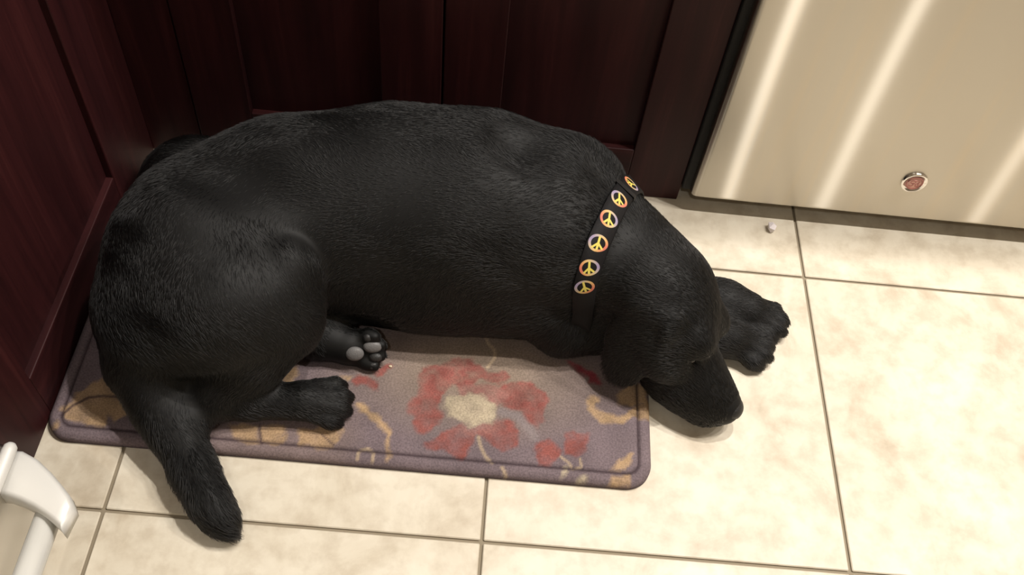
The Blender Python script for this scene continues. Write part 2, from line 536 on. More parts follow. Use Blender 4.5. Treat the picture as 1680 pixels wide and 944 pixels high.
# ------------------------------------------------------------------ printed kitchen mat
MX0, MX1, MY0, MY1, MH = -.1005, .667, .084, .541, .014
MAT_POLYS = [
    ('R', [(0.371,0.236),(0.386,0.241),(0.401,0.249),(0.418,0.252),(0.435,0.244),(0.444,0.232),(0.474,0.232),(0.48,0.227),(0.462,0.215),(0.437,0.222),(0.424,0.211),(0.411,0.207),(0.397,0.212),(0.382,0.22)]),
    ('R', [(0.467,0.216),(0.489,0.224),(0.511,0.223),(0.522,0.212),(0.528,0.2),(0.523,0.178),(0.526,0.166),(0.514,0.152),(0.503,0.161),(0.497,0.175),(0.475,0.179),(0.463,0.193)]),
    ('R', [(0.443,0.14),(0.455,0.15),(0.465,0.163),(0.481,0.165),(0.495,0.148),(0.494,0.125),(0.479,0.116),(0.46,0.122)]),
    ('R', [(0.373,0.12),(0.386,0.126),(0.401,0.139),(0.416,0.146),(0.437,0.143),(0.44,0.125),(0.432,0.113),(0.425,0.101),(0.415,0.097),(0.403,0.113),(0.383,0.111)]),
    ('R', [(0.349,0.176),(0.356,0.189),(0.365,0.202),(0.381,0.207),(0.39,0.192),(0.387,0.174),(0.395,0.156),(0.39,0.141),(0.373,0.131),(0.362,0.132),(0.357,0.153),(0.348,0.155)]),
    ('R', [(0.35,0.213),(0.37,0.236),(0.398,0.231),(0.405,0.209),(0.391,0.189),(0.366,0.193)]),
    ('P', [(0.41,0.21),(0.432,0.215),(0.451,0.214),(0.468,0.21),(0.477,0.195),(0.464,0.181),(0.45,0.192),(0.433,0.197),(0.415,0.192)]),
    ('P', [(0.418,0.15),(0.437,0.149),(0.455,0.156),(0.465,0.163),(0.473,0.158),(0.459,0.142),(0.438,0.134),(0.422,0.138)]),
    ('C', [(0.392,0.174),(0.399,0.187),(0.412,0.194),(0.433,0.198),(0.45,0.192),(0.464,0.184),(0.463,0.171),(0.458,0.156),(0.437,0.15),(0.416,0.151),(0.399,0.16)]),
    ('R', [(0.512,0.121),(0.52,0.133),(0.53,0.143),(0.544,0.132),(0.552,0.123),(0.547,0.113),(0.534,0.101),(0.523,0.105)]),
    ('R', [(0.556,0.148),(0.567,0.155),(0.587,0.151),(0.583,0.139),(0.582,0.127),(0.57,0.116),(0.557,0.119),(0.554,0.133)]),
    ('R', [(0.27,0.2),(0.278,0.209),(0.291,0.207),(0.304,0.201),(0.302,0.191),(0.285,0.192),(0.275,0.191)]),
    ('R', [(0.292,0.22),(0.308,0.228),(0.316,0.229),(0.31,0.212),(0.299,0.211)]),
    ('D', [(0.554,0.262),(0.571,0.259),(0.591,0.244),(0.602,0.23),(0.582,0.234),(0.563,0.251)]),
    ('T', [(0.581,0.202),(0.588,0.209),(0.602,0.206),(0.603,0.197),(0.596,0.199),(0.594,0.191),(0.61,0.185),(0.637,0.189),(0.645,0.199),(0.666,0.208),(0.67,0.183),(0.645,0.181),(0.618,0.172),(0.596,0.173),(0.585,0.184)]),
    ('T', [(0.624,0.216),(0.635,0.227),(0.648,0.238),(0.663,0.223),(0.668,0.205),(0.64,0.202),(0.626,0.204)]),
    ('T', [(0.615,0.1),(0.617,0.111),(0.628,0.122),(0.641,0.13),(0.641,0.119),(0.63,0.105)]),
    ('T', [(0.615,0.093),(0.628,0.097),(0.641,0.102),(0.638,0.084),(0.615,0.081)]),
    ('C', [(0.551,0.099),(0.557,0.104),(0.556,0.088),(0.552,0.086)]),
    ('C', [(0.572,0.091),(0.586,0.092),(0.584,0.086),(0.575,0.086)]),
    ('T', [(-0.091,0.119),(-0.089,0.128),(-0.076,0.133),(-0.076,0.147),(-0.063,0.16),(-0.049,0.171),(-0.029,0.161),(-0.009,0.148),(0.009,0.131),(-0.004,0.122),(-0.012,0.114),(-0.027,0.122),(-0.026,0.114),(-0.028,0.105),(-0.051,0.106),(-0.072,0.11),(-0.084,0.112)]),
    ('T', [(-0.093,0.1),(-0.088,0.106),(-0.082,0.103),(-0.083,0.096),(-0.089,0.094)]),
    ('T', [(0.124,0.121),(0.144,0.122),(0.161,0.123),(0.17,0.096),(0.149,0.096),(0.135,0.102)]),
    ('T', [(0.165,0.123),(0.191,0.124),(0.199,0.099),(0.171,0.098)]),
    ('T', [(0.209,0.123),(0.225,0.127),(0.264,0.129),(0.27,0.113),(0.262,0.099),(0.24,0.098),(0.215,0.1)]),
    ('T', [(0.181,0.209),(0.197,0.215),(0.196,0.199),(0.189,0.184),(0.18,0.185)]),
    ('T', [(0.251,0.208),(0.267,0.206),(0.268,0.2),(0.255,0.203)]),
    ('T', [(0.278,0.168),(0.291,0.166),(0.312,0.154),(0.324,0.135),(0.331,0.119),(0.333,0.09),(0.329,0.09),(0.325,0.12),(0.314,0.139),(0.297,0.153),(0.282,0.153)]),
    ('L', [(0.169,0.182),(0.181,0.209),(0.158,0.193),(0.148,0.176)]),
]
MAT_STROKES = [
    ('S', 0.004, [(0.442,0.134),(0.446,0.12),(0.453,0.107),(0.462,0.099)]),
    ('S', 0.004, [(0.475,0.094),(0.481,0.084)]),
    ('S', 0.004, [(0.439,0.293),(0.444,0.278),(0.454,0.268),(0.455,0.256),(0.446,0.239)]),
    ('G', 0.012, [(0.47,0.173),(0.492,0.169),(0.508,0.15),(0.514,0.141)]),
    ('S', 0.003, [(0.549,0.116),(0.56,0.108),(0.565,0.1),(0.576,0.104),(0.574,0.115)]),
    ('S', 0.004, [(0.293,0.089),(0.293,0.1),(0.304,0.104),(0.312,0.099),(0.312,0.088)]),
    ('K', 0.004, [(-0.083,0.114),(-0.074,0.128),(-0.059,0.141),(-0.044,0.145),(-0.025,0.146),(-0.016,0.145)]),
    ('K', 0.003, [(0.163,0.123),(0.171,0.098)]),
    ('K', 0.002, [(0.242,0.119),(0.26,0.105)]),
]



def vnoise(x, y, s, seed):
    """smooth value noise in 2-D"""
    r_ = np.random.default_rng(seed).random((64, 64))
    u, v = x * s + 100, y * s + 100
    i, j = np.floor(u).astype(int), np.floor(v).astype(int)
    a, b_ = u - i, v - j
    a, b_ = a * a * (3 - 2 * a), b_ * b_ * (3 - 2 * b_)
    g = lambda p_, q: r_[p_ % 64, q % 64]
    return (g(i, j) * (1 - a) + g(i + 1, j) * a) * (1 - b_) + (g(i, j + 1) * (1 - a) + g(i + 1, j + 1) * a) * b_


def in_poly(x, y, poly):
    c = np.zeros(x.shape, bool)
    n = len(poly)
    for i in range(n):
        (x0, y0), (x1, y1) = poly[i], poly[(i + 1) % n]
        if y0 == y1:
            continue
        t = ((y0 > y) != (y1 > y)) & (x < (x1 - x0) * (y - y0) / (y1 - y0) + x0)
        c ^= t
    return c


def seg_dist(x, y, pts):
    d = np.full(x.shape, 9.0)
    for (x0, y0), (x1, y1) in zip(pts, pts[1:]):
        dx, dy = x1 - x0, y1 - y0
        t = np.clip(((x - x0) * dx + (y - y0) * dy) / (dx * dx + dy * dy + 1e-12), 0, 1)
        d = np.minimum(d, np.hypot(x - x0 - t * dx, y - y0 - t * dy))
    return d


def build_mat():
    st = .0021
    nx_, ny_ = int((MX1 - MX0) / st), int((MY1 - MY0) / st)
    gx, gy = np.linspace(-1, 1, nx_), np.linspace(-1, 1, ny_)
    GX, GY = np.meshgrid(gx, gy)
    hx, hy, R_ = (MX1 - MX0) / 2, (MY1 - MY0) / 2, .034
    cx, cy = (MX0 + MX1) / 2, (MY0 + MY1) / 2
    x, y = GX * hx, GY * hy
    # pull the corners of the grid in to a rounded rectangle
    qx, qy = np.abs(x) - (hx - R_), np.abs(y) - (hy - R_)
    inq = (qx > 0) & (qy > 0)
    l = np.hypot(qx, qy); mxx = np.maximum(qx, qy)
    f = np.where(inq, mxx / np.maximum(l, 1e-9), 1)
    x = np.where(inq, np.sign(x) * (hx - R_ + qx * f), x)
    y = np.where(inq, np.sign(y) * (hy - R_ + qy * f), y)
    qx, qy = np.abs(x) - (hx - R_), np.abs(y) - (hy - R_)
    edge = R_ - (np.hypot(np.maximum(qx, 0), np.maximum(qy, 0)) + np.minimum(np.maximum(qx, qy), 0))
    z = MH - .006 * np.clip(1 - edge / .008, 0, 1) ** 2
    groove = np.exp(-((edge - .0165) / .0019) ** 2)
    z = z - .0030 * groove
    z += .0006 * (vnoise(x, y, 30, 3) - .5)
    X, Y = x + cx, y + cy
    # ---- print
    wx = X + .008 * (vnoise(X, Y, 70, 1) - .5) + .004 * (vnoise(X, Y, 170, 4) - .5)
    wy = Y + .008 * (vnoise(X, Y, 70, 2) - .5) + .004 * (vnoise(X, Y, 170, 5) - .5)
    pal = {'R': (.215, .070, .060), 'P': (.25, .115, .10), 'C': (.36, .30, .215), 'T': (.335, .225, .13), 'S': (.38, .29, .20), 'G': (.20, .165, .165),
           'K': (.06, .038, .04), 'D': (.20, .035, .045), 'L': (.20, .15, .16)}
    base = np.array((.146, .112, .122)); warm = np.array((.185, .135, .118)); tan = np.array((.215, .165, .125))
    m1 = np.clip((vnoise(X, Y, 9, 8) - .4) * 4, 0, 1)
    dfl = np.hypot((X - .43) / .17, (Y - .235) / .09)
    m2 = np.clip(1.35 - dfl, 0, 1) * .85
    C = base[None, None] * (1 - m1[..., None] * .45) + warm * m1[..., None] * .45
    C = C * (1 - m2[..., None]) + tan * m2[..., None]
    for c, poly in MAT_POLYS:
        w = sum(in_poly(wx + .0020 * math.cos(q), wy + .0020 * math.sin(q), poly).astype(float) for q in np.arange(0, 6.2, 1.257)) / 5
        tex = np.clip(.52 + .58 * vnoise(X, Y, 75, 21) + .35 * (vnoise(X, Y, 210, 22) - .5), 0, 1) if c in 'RPD' else np.clip(.75 + .3 * vnoise(X, Y, 110, 23), 0, 1)
        w = w * tex
        sh = .82 + .36 * vnoise(X, Y, 85, 31)
        C = C * (1 - w[..., None]) + np.array(pal[c]) * sh[..., None] * w[..., None]
    for c, wd, pts in MAT_STROKES:
        w = np.clip(1.5 - seg_dist(X, Y, pts) / (wd * .5), 0, 1) * .85
        C = C * (1 - w[..., None]) + np.array(pal[c]) * w[..., None]
    # repeat of the leaf print on the part the dog lies over
    for (fx, fy) in ((.08, .43), (.35, .45), (.58, .42)):
        d = np.hypot(wx - fx, wy - fy); th = np.arctan2(wy - fy, wx - fx)
        w = (d < .05 + .012 * np.cos(5 * th)).astype(float) * .85
        C = C * (1 - w[..., None]) + np.array(pal['R']) * w[..., None]
    w = groove[..., None] * .9
    C = C * (1 - w) + np.array((.030, .018, .022)) * w
    fade = 1.02 + .30 * vnoise(X, Y, 40, 51)
    C = C * fade[..., None]
    verts = np.stack([X - cx, Y - cy, z], -1).reshape(-1, 3)
    idx = np.arange(nx_ * ny_).reshape(ny_, nx_)
    quads = np.stack([idx[:-1, :-1], idx[:-1, 1:], idx[1:, 1:], idx[1:, :-1]], -1).reshape(-1, 4)
    ring = np.concatenate([idx[0, :], idx[1:, -1], idx[-1, -2::-1], idx[-2:0:-1, 0]])
    low = verts[ring].copy(); low[:, 2] = 0.0
    n0 = len(verts); k = np.arange(len(ring)); k2 = (k + 1) % len(ring)
    side = np.stack([ring[k2], ring[k], n0 + k, n0 + k2], -1)
    V = np.concatenate([verts, low]); F = np.concatenate([quads, side])
    me = bpy.data.meshes.new('kitchen_mat')
    me.vertices.add(len(V)); me.vertices.foreach_set('co', V.astype(np.float32).ravel())
    me.loops.add(F.size); me.loops.foreach_set('vertex_index', F.astype(np.int32).ravel())
    me.polygons.add(len(F)); me.polygons.foreach_set('loop_start', np.arange(len(F), dtype=np.int32) * 4)
    me.update(calc_edges=True)
    me.polygons.foreach_set('use_smooth', [True] * len(F))
    ca = me.color_attributes.new('print', 'FLOAT_COLOR', 'POINT')
    cc = np.ones((len(V), 4), np.float32)
    cc[:n0, :3] = C.reshape(-1, 3); cc[n0:, :3] = (.09, .07, .085)
    ca.data.foreach_set('color', cc.ravel())
    m, nt, b = new_mat('printed_woven_mat')
    at = N(nt, 'ShaderNodeAttribute', attribute_name='print')
    n1 = N(nt, 'ShaderNodeTexNoise', Scale=420.0, Detail=2.0)
    nt.links.new(mapping(nt), n1.inputs['Vector'])
    r = ramp(nt, [(.35, (.72, .72, .72)), (.65, (1.14, 1.14, 1.14))], n1.outputs[0])
    mx = N(nt, 'ShaderNodeMix', data_type='RGBA', blend_type='MULTIPLY'); mx.inputs['Factor'].default_value = .8
    nt.links.new(at.outputs['Color'], mx.inputs['A']); nt.links.new(r.outputs[0], mx.inputs['B'])
    nt.links.new(mx.outputs['Result'], b.inputs['Base Color'])
    b.inputs['Roughness'].default_value = .85
    b.inputs['Specular IOR Level'].default_value = .2
    bump(nt, b, n1.outputs[0], .35, .0012)
    o = obj('kitchen_mat', me, m)
    o.location = (cx, cy, 0)
    return tag(o, 'purple-grey printed kitchen mat with a large red flower under the dog', 'mat')


build_mat()

# ------------------------------------------------------------------ the dog: one continuous body surface from a blended distance field
H = .0034
GLO = np.array((-.10, -.06, -.008)); GHI = np.array((.905, .57, .33))
GN = np.ceil((GHI - GLO) / H).astype(int) + 1
AX = [(GLO[i] + H * np.arange(GN[i])).astype(np.float32) for i in range(3)]
FLD = np.full(GN, 1.0, np.float32)
FLOW = []                                     # (point, direction, reach) for the lie of the coat


def nrm(v):
    v = np.asarray(v, float)
    return v / np.linalg.norm(v)


def sub(lo, hi, pad=.065):
    sl = []
    for i in range(3):
        a = int(np.clip(np.floor((lo[i] - pad - GLO[i]) / H), 0, GN[i] - 2))
        b_ = int(np.clip(np.ceil((hi[i] + pad - GLO[i]) / H), a + 1, GN[i]))
        sl.append(slice(a, b_))
    g = np.meshgrid(AX[0][sl[0]], AX[1][sl[1]], AX[2][sl[2]], indexing='ij', sparse=True)
    return tuple(sl), g


def mix_in(sl, d, k, op):
    f = FLD[sl]
    if op == 'add':
        h = np.clip(k - np.abs(f - d), 0, None) / k
        FLD[sl] = np.minimum(f, d) - h * h * k * .25
    else:
        d = -d
        h = np.clip(k - np.abs(f - d), 0, None) / k
        FLD[sl] = np.maximum(f, d) + h * h * k * .25


def cone(a, b_, r1, r2, k=.02, op='add', flow=True, rev=False):
    a, b_ = np.asarray(a, float), np.asarray(b_, float)
    R_ = max(r1, r2)
    sl, (x, y, z) = sub(np.minimum(a, b_) - R_, np.maximum(a, b_) + R_)
    ba = b_ - a
    t = np.clip(((x - a[0]) * ba[0] + (y - a[1]) * ba[1] + (z - a[2]) * ba[2]) / max(ba @ ba, 1e-9), 0, 1)
    d = np.sqrt((x - a[0] - t * ba[0]) ** 2 + (y - a[1] - t * ba[1]) ** 2 + (z - a[2] - t * ba[2]) ** 2) - (r1 + (r2 - r1) * t)
    mix_in(sl, d.astype(np.float32), k, op)
    if flow and op == 'add' and ba @ ba > 1e-6:
        for s in (0, .5, 1):
            FLOW.append((a + s * ba, -nrm(ba) if rev else nrm(ba), r1 + (r2 - r1) * s))


def chain(pts, k=.03, rev=False):
    for i, (p0, p1) in enumerate(zip(pts, pts[1:])):
        cone(p0[:3], p1[:3], p0[3], p1[3], k, rev=rev)


def ell(c, rad, ax=None, k=.02, op='add', flow=None):
    c = np.asarray(c, float)
    A = np.eye(3) if ax is None else np.array([nrm(v) for v in ax])
    ext = np.abs(A.T * np.array(rad)).sum(1)
    sl, (x, y, z) = sub(c - ext, c + ext)
    k0 = 0; k1 = 0
    for i in range(3):
        q = (x - c[0]) * A[i][0] + (y - c[1]) * A[i][1] + (z - c[2]) * A[i][2]
        k0 = k0 + (q / rad[i]) ** 2; k1 = k1 + (q / rad[i] ** 2) ** 2
    k0 = np.sqrt(k0); k1 = np.sqrt(k1)
    d = k0 * (k0 - 1) / np.maximum(k1, 1e-6)
    mix_in(sl, d.astype(np.float32), k, op)
    if flow is not None:
        FLOW.append((c, nrm(flow), max(rad)))


CLAWS, PADS = [], []


def paw(c, fwd, up, s=1.0, spread=1.0, k=.005):
    """foot: knuckle mass and four toes; c is the middle of the foot"""
    f = nrm(fwd); u = np.asarray(up, float); u = nrm(u - (u @ f) * f); r_ = np.cross(f, u)
    c = np.asarray(c, float)
    L_ = lambda a, b_, d: c + s * (a * f + b_ * r_ + d * u)
    ell(L_(-.016, 0, .003), (.030 * s, .0255 * s, .020 * s), (f, r_, u), .010, flow=f)
    for b_, a, zz in ((-.0225 * spread, .006, -.003), (-.0080 * spread, .016, .001), (.0080 * spread, .016, .001), (.0225 * spread, .006, -.003)):
        cone(L_(a - .016, b_ * .85, .007 + zz), L_(a + .007, b_ * 1.06, zz), .0105 * s, .0112 * s, k)
        cone(L_(a + .007, b_ * 1.06, zz), L_(a + .016, b_ * 1.10, -.006 + zz), .0110 * s, .0088 * s, k)
        CLAWS.append((L_(a + .0225, b_ * 1.12, -.006 + zz), nrm(f * .85 - u * .55), s))
    return L_


# trunk, from the rump in the corner to the shoulders
chain([(.046, .225, .110, .095), (.086, .312, .126, .117), (.170, .378, .130, .121), (.30, .404, .135, .127), (.42, .402, .138, .130), (.505, .388, .142, .116)], .05, True)
ell((.065, .425, .078), (.10, .085, .078), None, .05, flow=(-1, -.4, 0))  # hip mass added to block light and hide the corner floor
ell((.000, .480, .058), (.078, .078, .058), None, .03, flow=(-1, -.4, 0))        # far hip, swelled out to put black over the shaded corner floor
ell((.36, .372, .072), (.20, .112, .068), None, .05, flow=(-1, 0, 0))          # belly settling on the mat
ell((.50, .342, .080), (.085, .072, .070), None, .04)                        # brisket
# shoulder blades and upper arms
ell((.535, .450, .192), (.070, .045, .055), ((.9, -.25, .1), (.2, .9, .3), (0, -.3, .9)), .02)
ell((.520, .335, .160), (.080, .060, .072), ((.8, -.3, -.5), (.3, .9, 0), (.5, 0, .8)), .02)
# hollows behind the shoulder blade and before it
ell((.468, .405, .292), (.050, .036, .036), ((.8, -.5, 0), (.5, .8, 0), (0, 0, 1)), .025, 'cut')
ell((.575, .430, .275), (.026, .045, .040), None, .025, 'cut')
# neck
chain([(.52, .39, .150, .098), (.575, .372, .140, .075), (.615, .351, .130, .069), (.665, .314, .127, .066)], .03, True)
ell((.592, .318, .062), (.070, .052, .050), ((.8, -.6, 0), (.6, .8, 0), (0, 0, 1)), .03)   # throat skin

# fore legs reaching out past the head
chain([(.515, .325, .075, .055), (.545, .300, .050, .044), (.66, .315, .036, .031), (.755, .316, .032, .027), (.780, .313, .028, .027)], .02)
chain([(.60, .405, .07, .045), (.68, .388, .042, .032), (.775, .374, .033, .027), (.808, .366, .029, .026)], .02)
paw((.808, .311, .0195), (.94, -.22, 0), (0, 0, 1), .98)
paw((.834, .358, .0205), (.92, -.28, 0), (0, 0, 1), .98)

# near hind leg: haunch, shank, long hind foot lying on the mat
ell((.110, .215, .150), (.100, .086, .072), ((.85, .05, -.1), (0, .9, .45), (.1, -.45, .9)), .022, flow=(.6, -.5, -.5))
ell((.165, .230, .160), (.056, .050, .048), ((.9, .2, 0), (-.2, .9, .2), (0, -.2, .9)), .02, flow=(.8, -.4, -.3))
cone((.060, .275, .160), (.115, .225, .15), .087, .082, .03)
cone((.118, .295, .194), (.186, .258, .188), .034, .036, .010)                 # knee fold
cone((.190, .248, .175), (.198, .225, .120), .036, .034, .02)
chain([(.178, .212, .120, .056), (.148, .178, .086, .042), (.108, .142, .054, .027), (.098, .136, .046, .025)], .022)
chain([(.098, .136, .042, .026), (.150, .143, .039, .0225), (.208, .150, .037, .024)], .012)
paw((.240, .153, .036), (.99, .06, -.08), (.05, -.25, .95), .97)
ell((.128, .322, .282), (.075, .032, .034), ((.90, -.42, 0), (.42, .90, 0), (0, 0, 1)), .05, 'cut')   # hollow above the knee fold
# far hind foot, tucked below the belly with its pads turned to the camera
chain([(.17, .27, .05, .045), (.22, .250, .038, .028), (.256, .240, .036, .022)], .02)
PF = paw((.276, .236, .037), (.93, .10, -.02), (.10, .80, -.55), .85, 1.0)

# tail
chain([(.040, .215, .10, .054), (.022, .165, .070, .040), (.046, .122, .048, .030), (.074, .088, .038, .025), (.104, .045, .030, .0215), (.130, .010, .026, .019), (.149, -.010, .020, .0115), (.162, -.023, .016, .004)], .03)

# head frame
HF = nrm((.61, -.56, -.53)); HR = nrm(np.cross(HF, (0, 0, 1))); HU = np.cross(HR, HF)
ROLL = math.radians(24)
HR, HU = HR * math.cos(ROLL) + HU * math.sin(ROLL), HU * math.cos(ROLL) - HR * math.sin(ROLL)
HC = np.array((.674, .284, .132))
hp = lambda f, r_, u: HC + f * HF + r_ * HR + u * HU
HA = (HF, HR, HU)
ell(hp(0, 0, 0), (.074, .062, .058), HA, .02, flow=-HF)
ell(hp(-.045, 0, -.008), (.055, .058, .054), HA, .03, flow=-HF)
for s in (-1, 1):
    ell(hp(.046, s * .030, .026), (.026, .021, .019), HA, .014, flow=-HF)           # brow
    ell(hp(.035, s * .038, -.028), (.050, .028, .038), HA, .02, flow=-HF)           # cheek
    ell(hp(.118, s * .020, -.034), (.046, .020, .031), HA, .012, flow=-HF)          # flews
cone(hp(.050, 0, -.014), hp(.150, 0, -.016), .038, .027, .014, flow=False)          # muzzle
cone(hp(.030, 0, -.050), hp(.122, 0, -.060), .034, .020, .015, flow=False)          # lower jaw
FLOW.append((hp(.10, 0, .01), -HF, .05))
for s in (-1, 1):
    cone(hp(.052, s * .040, .006), hp(.074, s * .032, .004), .0035, .0035, .006, 'cut')     # eye slit
    cone(hp(.158, s * .026, -.034), hp(.070, s * .048, -.048), .0020, .0020, .004, 'cut')   # lip line
# ears: flat hanging flaps
def ear(root, tip, nor, w):
    root, tip = np.asarray(root), np.asarray(tip)
    e1 = nrm(tip - root); e3 = nrm(np.asarray(nor) - (np.asarray(nor) @ e1) * e1); e2 = np.cross(e1, e3)
    l = np.linalg.norm(tip - root)
    at = lambda t, u=0, n=0: root + e1 * l * t + e2 * u + e3 * n
    ell(at(.42), (l * .46, w, .0105), (e1, e2, e3), .004, flow=e1)
    ell(at(.70, 0, .001), (l * .34, w * .72, .0095), (e1, e2, e3), .004, flow=e1)
    cone(at(.02, -w * .6, -.006), at(.06, w * .6, -.006), .016, .016, .010, flow=False)
    cone(at(.10, -w * .62, .004), at(.60, -w * .86, .003), .0115, .008, .005, flow=False)     # rolled front edge


ear((.646, .249, .168), (.6150, .2200, .042), (-.42, -.80, .40), .043)
ell((.690, .232, .034), (.046, .030, .031), ((.8, -.6, 0), (.6, .8, 0), (0, 0, 1)), .02, flow=-HF)     # jowl on the floor
ear(hp(-.005, -.052, .020), hp(-.005, -.066, -.085), -HR, .038)

# rest on the mat and the floor
gx, gy = AX[0][:, None], AX[1][None, :]
ongd = np.where((gx > MX0) & (gx < MX1) & (gy > MY0) & (gy < MY1), MH + .0005, .0006)
for i in range(8):                            # soft step between mat and floor
    ongd = (ongd + np.roll(ongd, 1, 0) + np.roll(ongd, -1, 0) + np.roll(ongd, 1, 1) + np.roll(ongd, -1, 1)) / 5
ongd = np.maximum(ongd, np.where((gx > MX0) & (gx < MX1) & (gy > MY0) & (gy < MY1), MH + .0005, .0006))
gd = (ongd[:, :, None] - AX[2][None, None, :]).astype(np.float32)
h = np.clip(.008 - np.abs(FLD - gd), 0, None) / .008
FLD = np.maximum(FLD, gd) + h * h * .008 * .25


def sample(P):
    q = (np.asarray(P, float) - GLO) / H
    i = np.clip(np.floor(q).astype(int), 0, GN - 2); t = q - i
    r_ = 0
    for a in (0, 1):
        for b_ in (0, 1):
            for c in (0, 1):
                w = (t[..., 0] if a else 1 - t[..., 0]) * (t[..., 1] if b_ else 1 - t[..., 1]) * (t[..., 2] if c else 1 - t[..., 2])
                r_ = r_ + w * FLD[i[..., 0] + a, i[..., 1] + b_, i[..., 2] + c]
    return r_


def grad(P, e=.004):
    g = np.stack([sample(P + np.eye(3)[i] * e) - sample(P - np.eye(3)[i] * e) for i in range(3)], -1)
    return g / np.maximum(np.linalg.norm(g, axis=-1, keepdims=True), 1e-9)


def surface_nets(F):
    S = F < 0
    n = np.array(F.shape) - 1
    cor = np.array([(a, b_, c) for a in (0, 1) for b_ in (0, 1) for c in (0, 1)])
    cnt = np.zeros(n, np.int8)
    for a, b_, c in cor:
        cnt += S[a:a + n[0], b_:b_ + n[1], c:c + n[2]]
    act = (cnt > 0) & (cnt < 8)
    ids = np.full(n, -1, np.int64)
    cells = np.argwhere(act)
    ids[act] = np.arange(len(cells))
    V = np.array([F[cells[:, 0] + a, cells[:, 1] + b_, cells[:, 2] + c] for a, b_, c in cor]).T
    acc = np.zeros((len(cells), 3)); m_ = np.zeros(len(cells))
    for i in range(8):
        for j in range(i + 1, 8):
            if np.abs(cor[i] - cor[j]).sum() != 1:
                continue
            a, b_ = V[:, i], V[:, j]
            x = (a < 0) != (b_ < 0)
            t = np.where(x, a / np.where(x, a - b_, 1), 0)
            acc += np.where(x[:, None], cor[i] + t[:, None] * (cor[j] - cor[i]), 0); m_ += x
    P = GLO + H * (cells + acc / m_[:, None])
    Q = []
    for ax in range(3):
        u, v = (ax + 1) % 3, (ax + 2) % 3
        sl0 = [slice(1, -1)] * 3; sl1 = [slice(1, -1)] * 3
        sl0[ax] = slice(0, -1); sl1[ax] = slice(1, None)
        s0, s1 = S[tuple(sl0)], S[tuple(sl1)]
        for flip in (False, True):
            e = np.argwhere((s1 & ~s0) if flip else (s0 & ~s1))
            off = np.ones(3, int); off[ax] = 0
            e = e + off
            du, dv = np.zeros(3, int), np.zeros(3, int); du[u] = 1; dv[v] = 1
            q = [ids[tuple((e - du - dv).T)], ids[tuple((e - dv).T)], ids[tuple(e.T)], ids[tuple((e - du).T)]]
            q = np.stack(q[::-1] if flip else q, -1)
            Q.append(q)
    return P, np.concatenate(Q)


DV, DF = surface_nets(FLD)
def mesh_fast(name, V, F):
    me = bpy.data.meshes.new(name)
    me.vertices.add(len(V)); me.vertices.foreach_set('co', V.astype(np.float32).ravel())
    me.loops.add(F.size); me.loops.foreach_set('vertex_index', F.astype(np.int32).ravel())
    me.polygons.add(len(F)); me.polygons.foreach_set('loop_start', np.arange(len(F), dtype=np.int32) * F.shape[1])
    me.update(calc_edges=True); me.validate()
    me.polygons.foreach_set('use_smooth', [True] * len(me.polygons))
    return me


# coat shading: dark skin under a dense coat of short hairs
def mat_coat():
    m, nt, b = new_mat('black_coat')
    b.inputs['Base Color'].default_value = (.003, .0028, .0027, 1)
    b.inputs['Roughness'].default_value = .6
    b.inputs['Specular IOR Level'].default_value = .25
    return m


def mat_hair():
    m, nt, b = new_mat('black_hair')
    nt.nodes.remove(b)
    hb = nt.nodes.new('ShaderNodeBsdfHairPrincipled')
    hb.parametrization = 'COLOR'
    hb.inputs['Color'].default_value = (.0022, .0020, .0020, 1)
    hb.inputs['Roughness'].default_value = .42
    hb.inputs['Radial Roughness'].default_value = .55
    hb.inputs['Random Roughness'].default_value = .3
    hb.inputs['Coat'].default_value = 0.0
    hb.inputs['IOR'].default_value = 1.47
    nt.links.new(hb.outputs[0], nt.nodes['Material Output'].inputs[0])
    return m


M['coat'] = mat_coat(); M['hair'] = mat_hair()
dog = tag(empty('dog', (.40, .33, MH)), 'black short-haired dog lying curled on the mat with its chin on the floor', 'dog')
DO = np.array(dog.location)
body = obj('body', mesh_fast('body', DV - DO, DF), M['coat'], dog)


def uv_ball(name, c, rad, axes, mat, parent, org, seg=20, rings=12, warp=None):
    V, F = [], []
    A = [np.asarray(a) for a in axes]
    for i in range(rings + 1):
        t = math.pi * i / rings
        for j in range(seg):
            q = 2 * math.pi * j / seg
            l = np.array((math.cos(t), math.sin(t) * math.cos(q), math.sin(t) * math.sin(q)))
            if warp:
                l = warp(l)
            V.append(np.asarray(c) + sum(l[k] * rad[k] * A[k] for k in range(3)) - org)
    for i in range(rings):
        for j in range(seg):
            a, b_ = i * seg + j, i * seg + (j + 1) % seg
            F.append((a, b_, b_ + seg, a + seg))
    me = pydata(name, V, F)
    bm = bmesh.new(); bm.from_mesh(me)
    bmesh.ops.remove_doubles(bm, verts=bm.verts, dist=1e-6)
    bmesh.ops.recalc_face_normals(bm, faces=bm.faces)
    bm.to_mesh(me); bm.free()
    for p_ in me.polygons:
        p_.use_smooth = True
    return obj(name, me, mat, parent)


# nose leather with two nostrils
def mat_leather(name, col, rough, sc=700):
    m, nt, b = new_mat(name)
    b.inputs['Base Color'].default_value = (*col, 1)
    b.inputs['Roughness'].default_value = rough
    v = N(nt, 'ShaderNodeTexVoronoi', Scale=sc)
    nt.links.new(mapping(nt), v.inputs['Vector'])
    bump(nt, b, v.outputs['Distance'], .5, .0005)
    return m


M['nose'] = mat_leather('black_nose_leather', (.008, .0075, .0075), .5)
M['pad'] = mat_leather('grey_paw_pad', (.13, .125, .125), .5, 500)
M['pad_dark'] = mat_leather('black_paw_pad', (.02, .019, .019), .5, 500)
M['claw'] = plain('black_claw', (.012, .011, .010), .3)
M['eye'] = plain('dark_brown_eye', (.010, .006, .004), .08)


